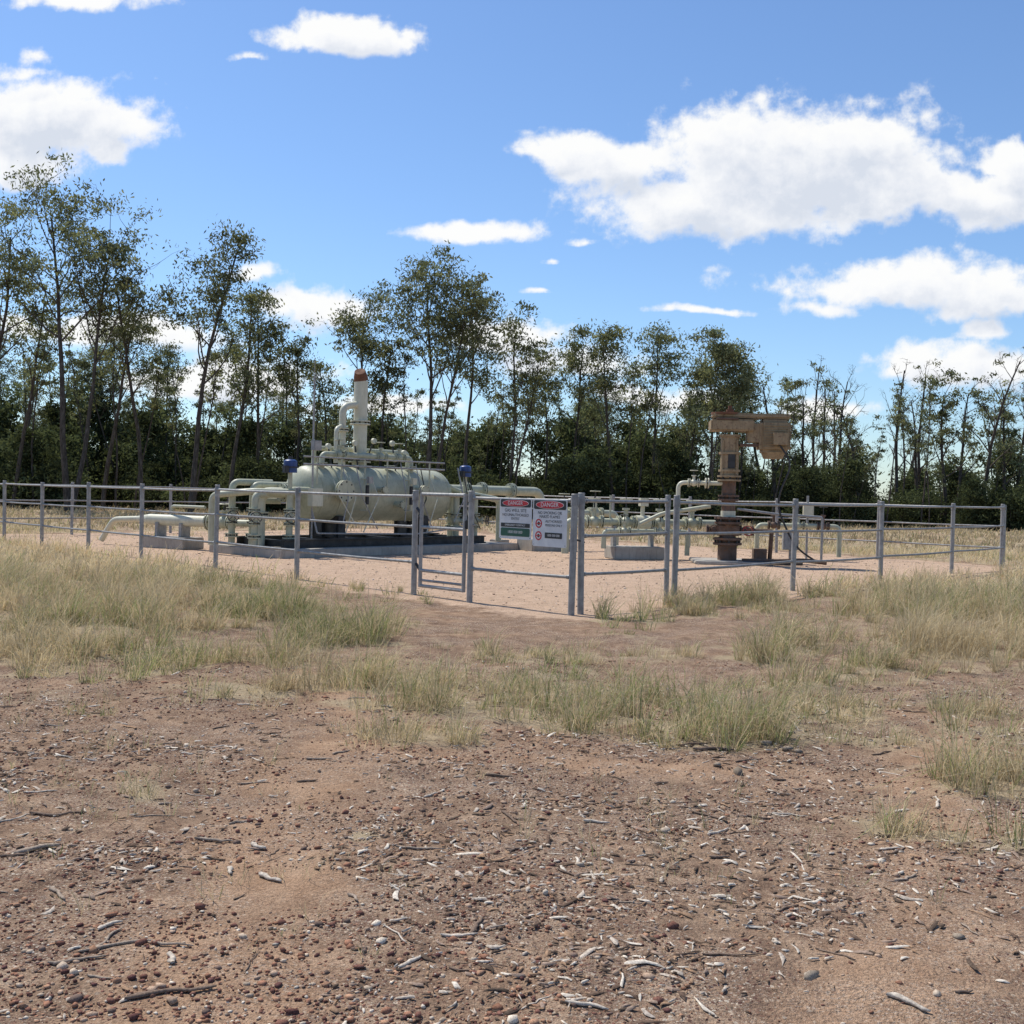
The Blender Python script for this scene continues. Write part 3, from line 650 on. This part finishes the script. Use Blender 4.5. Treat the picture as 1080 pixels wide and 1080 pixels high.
a.pipe('ground_hose',M_rust,[(.3,-.3,.08),(1.1,-.5,.10),(1.7,-.2,.12),(2.2,-.3,.08)],.05,fil=.4); a.pipe('ground_hose',M_dark,[(.2,-.5,.06),(.9,-.7,.06),(1.6,-.6,.06)],.035,fil=.3)
a.box('steel_box',M_rust,(.75,.1,.22),(.3,.3,.25)); a.box('steel_box',M_galv,(1.5,.4,.55),(.35,.2,.45)); a.cyl('box_stand',M_galv,(1.5,.4,0),(1.5,.4,.4),.03)
a.done()
a=Asm('valve_header',(7.1,27.2,0),R(-5))
a.pipe('header',M_green,[(-1.0,0,.1),(-1.0,0,.85),(1.0,0,.85),(1.0,0,.1)],.06,fil=.15)
for xx in(-.6,0,.6): a.valve((xx,0,.85),(1,0,0),.06,mat=M_rust if xx else M_green,h=.45,wm=M_dark)
a.cyl('post',M_galv,(.25,.2,0),(.25,.2,1.6),.03); a.box('junction_box',M_white,(.25,.1,1.25),(.25,.14,.3)); a.done()

# ------------------------------------------------------------------ trees
def make_tree(seed,H,cs,spread,leaf,lean=0,r0=None,nb=11,clump=.5,forks=0,per=26):
    rg=np.random.default_rng(seed)
    V=[];F=[];nv=[0]; clumps=[]
    def tube(pts,rad,k):
        pts=np.array(pts); n=len(pts)
        tg=np.gradient(pts,axis=0); tg/=np.linalg.norm(tg,axis=1)[:,None]+1e-9
        ref=np.array([1.,.2,.1]) if abs(tg[0,0])<.8 else np.array([0,1.,0])
        xx=np.cross(tg,ref); xx/=np.linalg.norm(xx,axis=1)[:,None]; yy=np.cross(tg,xx)
        an=np.arange(k)/k*6.2832
        ring=pts[:,None]+(xx[:,None]*np.cos(an)[None,:,None]+yy[:,None]*np.sin(an)[None,:,None])*np.array(rad)[:,None,None]
        b=nv[0]; V.append(ring.reshape(-1,3)); nv[0]+=n*k
        i=np.arange(n-1)[:,None]*k; j=np.arange(k)[None]; j2=(j+1)%k
        F.append(np.stack([b+i+j,b+i+j2,b+i+k+j2,b+i+k+j],-1).reshape(-1,4))
    def grow(p,d,L,r,lev,up):
        n=8 if lev==0 else 5
        pts=[p.copy()]; q=p.copy(); dd=d.copy()
        for i in range(n):
            dd=dd+rg.normal(0,(.05,.12,.2,.25)[lev],3)+np.array([0,0,up]); dd/=np.linalg.norm(dd)
            q=q+dd*L/n; pts.append(q.copy())
        rad=[r*(1-(.75 if lev==0 else .7)*i/n) for i in range(n+1)]
        tube(pts,rad,(8,5,4,3)[lev]); pts=np.array(pts)
        def at(t):
            f=t*n; i=min(int(f),n-1); return pts[i]*(1-(f-i))+pts[i+1]*(f-i), rad[i]
        if lev==0:
            m=nb
            for k in range(m):
                t=cs+(1-cs)*((k+rg.uniform(0,.8))/m)
                bp,br=at(min(t,.99)); az=k*2.4+rg.normal(0,.5); el=rg.uniform(.6,1.1)+.2*t
                bd=np.array([math.cos(az)*math.cos(el),math.sin(az)*math.cos(el),math.sin(el)])
                rel=(t-cs)/(1-cs)
                bl=H*spread*rg.uniform(.6,1.25)*(1-.45*rel)
                grow(bp,bd,bl,max(br*.5,.025),1,.03)
            clumps.append((pts[-1],1.0))
        elif lev==1:
            for k in range(4):
                t=rg.uniform(.45,1); bp,br=at(min(t,.99))
                bd=dd*.7+rg.normal(0,.55,3)+np.array([0,0,.1]); bd/=np.linalg.norm(bd)
                grow(bp,bd,L*rg.uniform(.25,.5),max(br*.55,.014),2,.03)
            clumps.append((pts[-1],1.0))
        elif lev==2:
            for k in range(2):
                bp,br=at(rg.uniform(.5,.99)); bd=dd*.5+rg.normal(0,.6,3); bd/=np.linalg.norm(bd)
                grow(bp,bd,L*.6,.008,3,-.03 if leaf>.2 else .02)
            clumps.append((pts[-1],1.0))
        else: clumps.append((pts[-1],.8))
    r0=r0 or H*.0105
    d=np.array([lean,rg.normal(0,.04),1.]); d/=np.linalg.norm(d)
    grow(np.array([0,0,-.2]),d,H*.93,r0,0,.01)
    for k in range(forks):
        f=np.array([(.14,-.12)[k%2]+rg.normal(0,.03),rg.normal(0,.08),1.]); f/=np.linalg.norm(f)
        grow(np.array([0.1,0,-.1]),f,H*rg.uniform(.75,.9),r0*.8,0,.03)
    wv=np.concatenate(V); wf=np.concatenate(F)
    if leaf>0:
        sel=[c for c in clumps if rg.uniform()<leaf]
        cp=np.array([c[0] for c in sel])
        ci=np.repeat(np.arange(len(cp)),per); T=len(ci)
        csz=clump*rg.uniform(.3,1.1,len(cp))
        pos=cp[ci]+rg.normal(0,1,(T,3))*np.array([1,1,.5])*csz[ci][:,None]*.55
        u=rg.normal(0,1,(T,3)); u[:,2]=-np.abs(u[:,2])-.2; u/=np.linalg.norm(u,axis=1)[:,None]
        w=np.cross(u,rg.normal(0,1,(T,3))); w/=np.linalg.norm(w,axis=1)[:,None]
        ll=rg.uniform(.06,.16,T)[:,None]; ww=rg.uniform(.022,.055,T)[:,None]
        lv=np.stack([pos-u*ll,pos-w*ww,pos+u*ll,pos+w*ww],1).reshape(-1,3)
        lf=np.arange(T*4).reshape(-1,4)
        b=rg.uniform(.6,1.4,len(cp))[ci]*rg.uniform(.75,1.25,T); hue=rg.uniform(0,1,len(cp))[ci][:,None]
        c=(np.array([.14,.16,.095])*(1-hue)+np.array([.20,.20,.10])*hue)*b[:,None]
        c4=np.repeat(c,4,0)
        verts=np.concatenate([wv,lv]); faces=np.concatenate([wf,lf+len(wv)])
        cols=np.concatenate([np.full((len(wv),3),.1),c4]); mi=np.concatenate([np.zeros(len(wf)),np.ones(T)])
    else: verts,faces,cols,mi=wv,wf,np.full((len(wv),3),.1),np.zeros(len(wf))
    return np_mesh('tree',verts,faces,[M_bark,M_leaf],cols,mi)
def px(pxx,d): return (pxx-540)/1158*d
front=[(-20,57,15.5,.52,.24,.9,.03,12,0),(72,55,16.6,.55,.27,.95,.01,15,1),(12,60,12.5,.5,.2,.75,0,10,0),(150,58,13.0,.52,.24,.9,-.02,12,0),(200,56,14.9,.48,.19,.95,.06,14,0),(240,60,13,.48,.17,.85,0,11,0),(268,62,12.0,.45,.2,.85,0,10,0),
(318,64,10.5,.5,.2,.75,.03,9,0),(368,60,12.8,.6,.24,.97,.0,12,0),(398,62,10.2,.5,.18,.7,-.05,9,0),(452,58,13.8,.5,.28,1,.01,15,1),(490,60,12.0,.55,.2,.85,.02,11,0),(535,62,11.4,.5,.24,.65,.04,9,1),(572,66,9.6,.5,.2,.6,0,8,0),(600,66,11.2,.52,.22,.85,0,11,0),
(648,64,11.2,.48,.24,.95,0,12,0),(688,66,11.8,.48,.22,.95,.02,12,0),(745,64,10.8,.42,.29,1,0,16,1),(778,68,9.8,.48,.2,.85,0,9,0),(720,70,9.8,.45,.2,.75,0,9,0),(108,60,12.6,.5,.18,.2,.02,9,0),(340,66,10.0,.5,.2,.65,0,8,0)]
bare=[(818,66,9.3,.04),(850,70,9.0,.06),(885,72,10.2,0),(905,70,8.6,.08),(945,70,10.8,0),(968,74,9.4,0),(1035,66,11.2,.06),(1070,72,10.6,.06),(1010,70,9.3,.3),(995,66,8.8,.7),(1060,68,8.4,.6)]
meshes=[]
for i,(p,d,Ht,cs,sp,lf,ln,nb,fk) in enumerate(front):
    me=make_tree(100+i,Ht,cs,sp,lf*.95,ln,nb=nb,forks=fk,clump=.80,per=28); meshes.append(me)
    o=mesh_obj('eucalyptus_tree',me); o.location=(px(p,d),d,0)
bm_=[]
for i,(p,d,Ht,lf) in enumerate(bare):
    me=make_tree(300+i,Ht,.35,.24,lf,0,nb=11,clump=.5,r0=.14); bm_.append(me)
    o=mesh_obj('dead_tree' if lf<.2 else 'eucalyptus_tree',me); o.location=(px(p,d),d,0)
poles=[make_tree(400+i,11,.6,.1,.35,random.gauss(0,.04),nb=7,clump=.5,r0=.075,per=18) for i in range(6)]
def make_bush(seed,Hb,W,n):
    rg=np.random.default_rng(seed)
    k=22; cp=np.stack([rg.normal(0,W*.42,k),rg.normal(0,W*.42,k),rg.uniform(.05,.95,k)*Hb],-1); sc=rg.uniform(.35,.8,k)
    ci=rg.integers(0,k,n); pos=cp[ci]+rg.normal(0,1,(n,3))*sc[ci][:,None]*np.array([.8,.8,.55]); pos[:,2]=np.abs(pos[:,2])
    u=rg.normal(0,1,(n,3)); u/=np.linalg.norm(u,axis=1)[:,None]; w=np.cross(u,rg.normal(0,1,(n,3))); w/=np.linalg.norm(w,axis=1)[:,None]
    ll=rg.uniform(.10,.22,n)[:,None]; ww=rg.uniform(.035,.08,n)[:,None]
    lv=np.stack([pos-u*ll,pos-w*ww,pos+u*ll,pos+w*ww],1).reshape(-1,3)
    b=rg.uniform(.45,1.4,k)[ci]*rg.uniform(.7,1.3,n); c=np.array([.085,.10,.05])*b[:,None]
    V=[lv];F=[np.arange(n*4).reshape(-1,4)];base=n*4
    for j in range(9):
        p0=np.array([rg.normal(0,.25),rg.normal(0,.25),0]); p1=cp[rg.integers(0,k)]; r=.03
        sq=np.array([[r,0,0],[0,r,0],[-r,0,0],[0,-r,0]]); V.append(np.concatenate([p0+sq,p1+sq*.4])); F.append(np.array([[0,1,5,4],[1,2,6,5],[2,3,7,6],[3,0,4,7]])+base); base+=8
    cols=np.concatenate([np.repeat(c,4,0),np.full((72,3),.1)]); mi=np.concatenate([np.ones(n),np.zeros(36)])
    return np_mesh('bush',np.concatenate(V),np.concatenate(F),[M_bark,M_leaf],cols,mi)
bushes=[make_bush(500+i,(2.2,3.2,4.2,5.0,2.6,5.6)[i],(1.6,1.5,1.3,1.1,2.0,1.0)[i],2600) for i in range(6)]
th=empty('shrub_thicket'); fo=empty('distant_forest')
rg=np.random.default_rng(11)
def inst(me,parent,x,y,s,nm):
    o=mesh_obj(nm,me,parent); o.location=(x,y,0); o.rotation_euler=(0,0,rg.uniform(0,6.28)); o.scale=(s,s,s*rg.uniform(.85,1.15))
for k in range(170):
    d=rg.uniform(61,70); x=rg.uniform(-.6,.6)*d
    inst(bushes[rg.integers(0,5)],th,x,d,rg.uniform(.5,1.0)*(.85 if x>12 else 1),'shrub')
for k in range(180):
    d=rg.uniform(70,90); x=rg.uniform(-.58,.58)*d
    inst(bushes[rg.integers(2,6)],th,x,d,rg.uniform(.8,1.3)*(.75 if x>14 else 1),'shrub')
for k in range(85):
    d=rg.uniform(72,112); x=rg.uniform(-.57,.57)*d; u=x/d
    if u>.22 and rg.uniform()<.85: inst(bm_[rg.integers(0,len(bm_))],fo,x,d,rg.uniform(.75,1.05)*d/74,'dead_trunk')
    else:
        s=rg.uniform(.45,.85)*(.7 if u>.2 else 1.0)*(1.1 if u<-.25 else .92)
        inst(meshes[rg.integers(0,len(meshes))],fo,x,d,s,'forest_tree')
for k in range(150):
    d=rg.uniform(60,82); x=rg.uniform(-.56,.56)*d; inst(poles[rg.integers(0,6)],fo,x,d,rg.uniform(.4,1.05)*(1.1 if x<-12 else .85),'thin_tree')

# ------------------------------------------------------------------ clouds
clouds=[(850,185,165,62,1.1),(650,178,95,34,.85),(760,222,150,38,1.0),(1010,212,150,34,1.0),(900,150,80,32,.9),(1060,180,60,26,.9),(580,162,60,16,.6),
(960,305,150,26,1.0),(1040,318,90,26,.9),(870,325,60,16,.7),(40,130,120,40,1),(20,175,70,28,.9),(120,158,50,20,.6),(25,80,70,18,.4),(360,45,70,20,.9),(425,38,30,10,.4),(485,247,80,15,.7),(540,247,50,18,.65),(265,64,40,9,.55),(100,6,75,14,.8),
(270,287,38,12,.65),(345,325,60,26,.9),(760,330,80,7,.6),(1015,388,80,28,1),(120,350,150,22,.85),(530,355,80,24,.75),(600,385,80,24,.75),(240,400,120,28,.85),(860,430,90,16,.75),(1035,350,38,12,.75),(620,255,34,9,.55),(45,65,40,20,.4),(700,420,120,18,.7),(420,430,90,18,.7),(590,272,20,6,.55),(570,303,18,6,.5)]
us=np.arange(-.62,.62,.0024); vs=np.arange(.012,.47,.0024); U,Vv=np.meshgrid(us,vs)
def cdens(u,v):
    wu=u+.04*(fbm(u*14,v*14,4,.55)-.5); wv=v+.025*(fbm(u*14+50,v*14+20,4,.55)-.5)
    D=np.full(u.shape,-9.)
    for (cx,cy,rx,ry,s) in clouds:
        yh=507+.0235*cx; c0=(cx-540)/1158-.0235*(yh-cy)/1158; c1=(yh-cy)/1158
        dy=(wv-c1)*1158/ry/1.15; dy=np.where(dy<0,dy*1.3,dy)
        D=np.maximum(D,s-np.hypot((wu-c0)*1158/rx/1.15,dy))
    return D+1.15*(fbm(u*22+7,v*34,5,.58)-.5)
D=cdens(U,Vv); D2=cdens(U-.012,Vv+.020)  # D2 samples density up and left, used to paint cloud self-shadow
ny,nx=U.shape; idx=np.arange(nx*ny).reshape(ny,nx)
q=np.stack([idx[:-1,:-1],idx[:-1,1:],idx[1:,1:],idx[1:,:-1]],-1).reshape(-1,4)
keep=(D.ravel()[q].max(1)>-.42); q=q[keep]
used=np.unique(q); rm=np.full(nx*ny,-1); rm[used]=np.arange(len(used)); q=rm[q]
DY=3500.
cv=np.stack([U.ravel()*DY,np.full(U.size,DY),Vv.ravel()*DY+1.5],-1)[used]
cc_=np.stack([D.ravel()+1,D2.ravel()+1,0*D.ravel()],-1)[used]
m,nt,out=newmat('cloud_painted_shade')
at=nt.nodes.new('ShaderNodeAttribute'); at.attribute_name='Col'; sp=nt.nodes.new('ShaderNodeSeparateColor'); nt.links.new(at.outputs['Color'],sp.inputs[0])
tc=nt.nodes.new('ShaderNodeTexCoord').outputs['Object']
fn=noise(nt,tc,.016,7,.64)
dd=math_n(nt,'MULTIPLY_ADD',math_n(nt,'SUBTRACT',fn,.5),1.0,math_n(nt,'SUBTRACT',sp.outputs[0],1.0))
mr=nt.nodes.new('ShaderNodeMapRange'); mr.interpolation_type='SMOOTHSTEP'; nt.links.new(dd,mr.inputs[0]); mr.inputs[1].default_value=-.16; mr.inputs[2].default_value=.38; mr.inputs[4].default_value=.98
sh=math_n(nt,'MULTIPLY_ADD',math_n(nt,'SUBTRACT',fn,.5),1.1,math_n(nt,'SUBTRACT',sp.outputs[1],1.0))
ccol=ramp(nt,sh,[(.0,(1.0,1.0,.99)),(.3,(.95,.96,.98)),(.65,(.82,.85,.91)),(.95,(.70,.75,.84))])  # self-shading painted into the emissive cloud colour, greyer under thick cloud
em=nt.nodes.new('ShaderNodeEmission'); nt.links.new(ccol,em.inputs[0]); tr=nt.nodes.new('ShaderNodeBsdfTransparent')
ms=nt.nodes.new('ShaderNodeMixShader'); nt.links.new(mr.outputs[0],ms.inputs[0]); nt.links.new(tr.outputs[0],ms.inputs[1]); nt.links.new(em.outputs[0],ms.inputs[2]); nt.links.new(ms.outputs[0],out.inputs[0])
try: m.cycles.emission_sampling='NONE'
except Exception: pass
mesh_obj('clouds',np_mesh('clouds',cv,q,[m],cc_))

# ------------------------------------------------------------------ sky
SUN_AZ=math.atan2(-.72,.69); SUN_EL=R(57)
w=bpy.data.worlds.new('World'); scene.world=w; w.use_nodes=True; nt=w.node_tree; nt.nodes.clear()
out=nt.nodes.new('ShaderNodeOutputWorld'); bg=nt.nodes.new('ShaderNodeBackground'); bg.inputs[1].default_value=.13
sky=nt.nodes.new('ShaderNodeTexSky'); sky.sky_type='NISHITA'; sky.sun_disc=False; sky.sun_elevation=SUN_EL; sky.sun_rotation=SUN_AZ; sky.air_density=1.0; sky.dust_density=.3; sky.ozone_density=2.0
skyc=mixc(nt,1.0,sky.outputs[0],(.82,.97,1.15),'MULTIPLY')
nt.links.new(skyc,bg.inputs[0]); nt.links.new(bg.outputs[0],out.inputs[0])
sd=Vector((math.sin(SUN_AZ)*math.cos(SUN_EL),math.cos(SUN_AZ)*math.cos(SUN_EL),math.sin(SUN_EL)))
L=bpy.data.lights.new('sun','SUN'); L.energy=5.0; L.angle=R(.53); L.color=(1,.95,.86)
so=bpy.data.objects.new('sun',L); link(so); so.rotation_mode='QUATERNION'; so.rotation_quaternion=sd.to_track_quat('Z','Y'); so.location=(0,0,30)

# ------------------------------------------------------------------ camera
cam=bpy.data.cameras.new('camera'); cam.sensor_width=36; cam.lens=36*1158/1080; cam.clip_end=10000; cam.clip_start=.1
co=bpy.data.objects.new('camera',cam); link(co)
pitch=R(1.0); fwd=Vector((0,math.cos(pitch),-math.sin(pitch)))
r0=fwd.cross(Vector((0,0,1))).normalized(); u0=r0.cross(fwd)
ro=R(1.34); right=r0*math.cos(ro)+u0*math.sin(ro); up=right.cross(fwd)
M=Matrix((right,up,-fwd)).transposed().to_4x4(); M.translation=(0,0,1.5); co.matrix_world=M
scene.camera=co
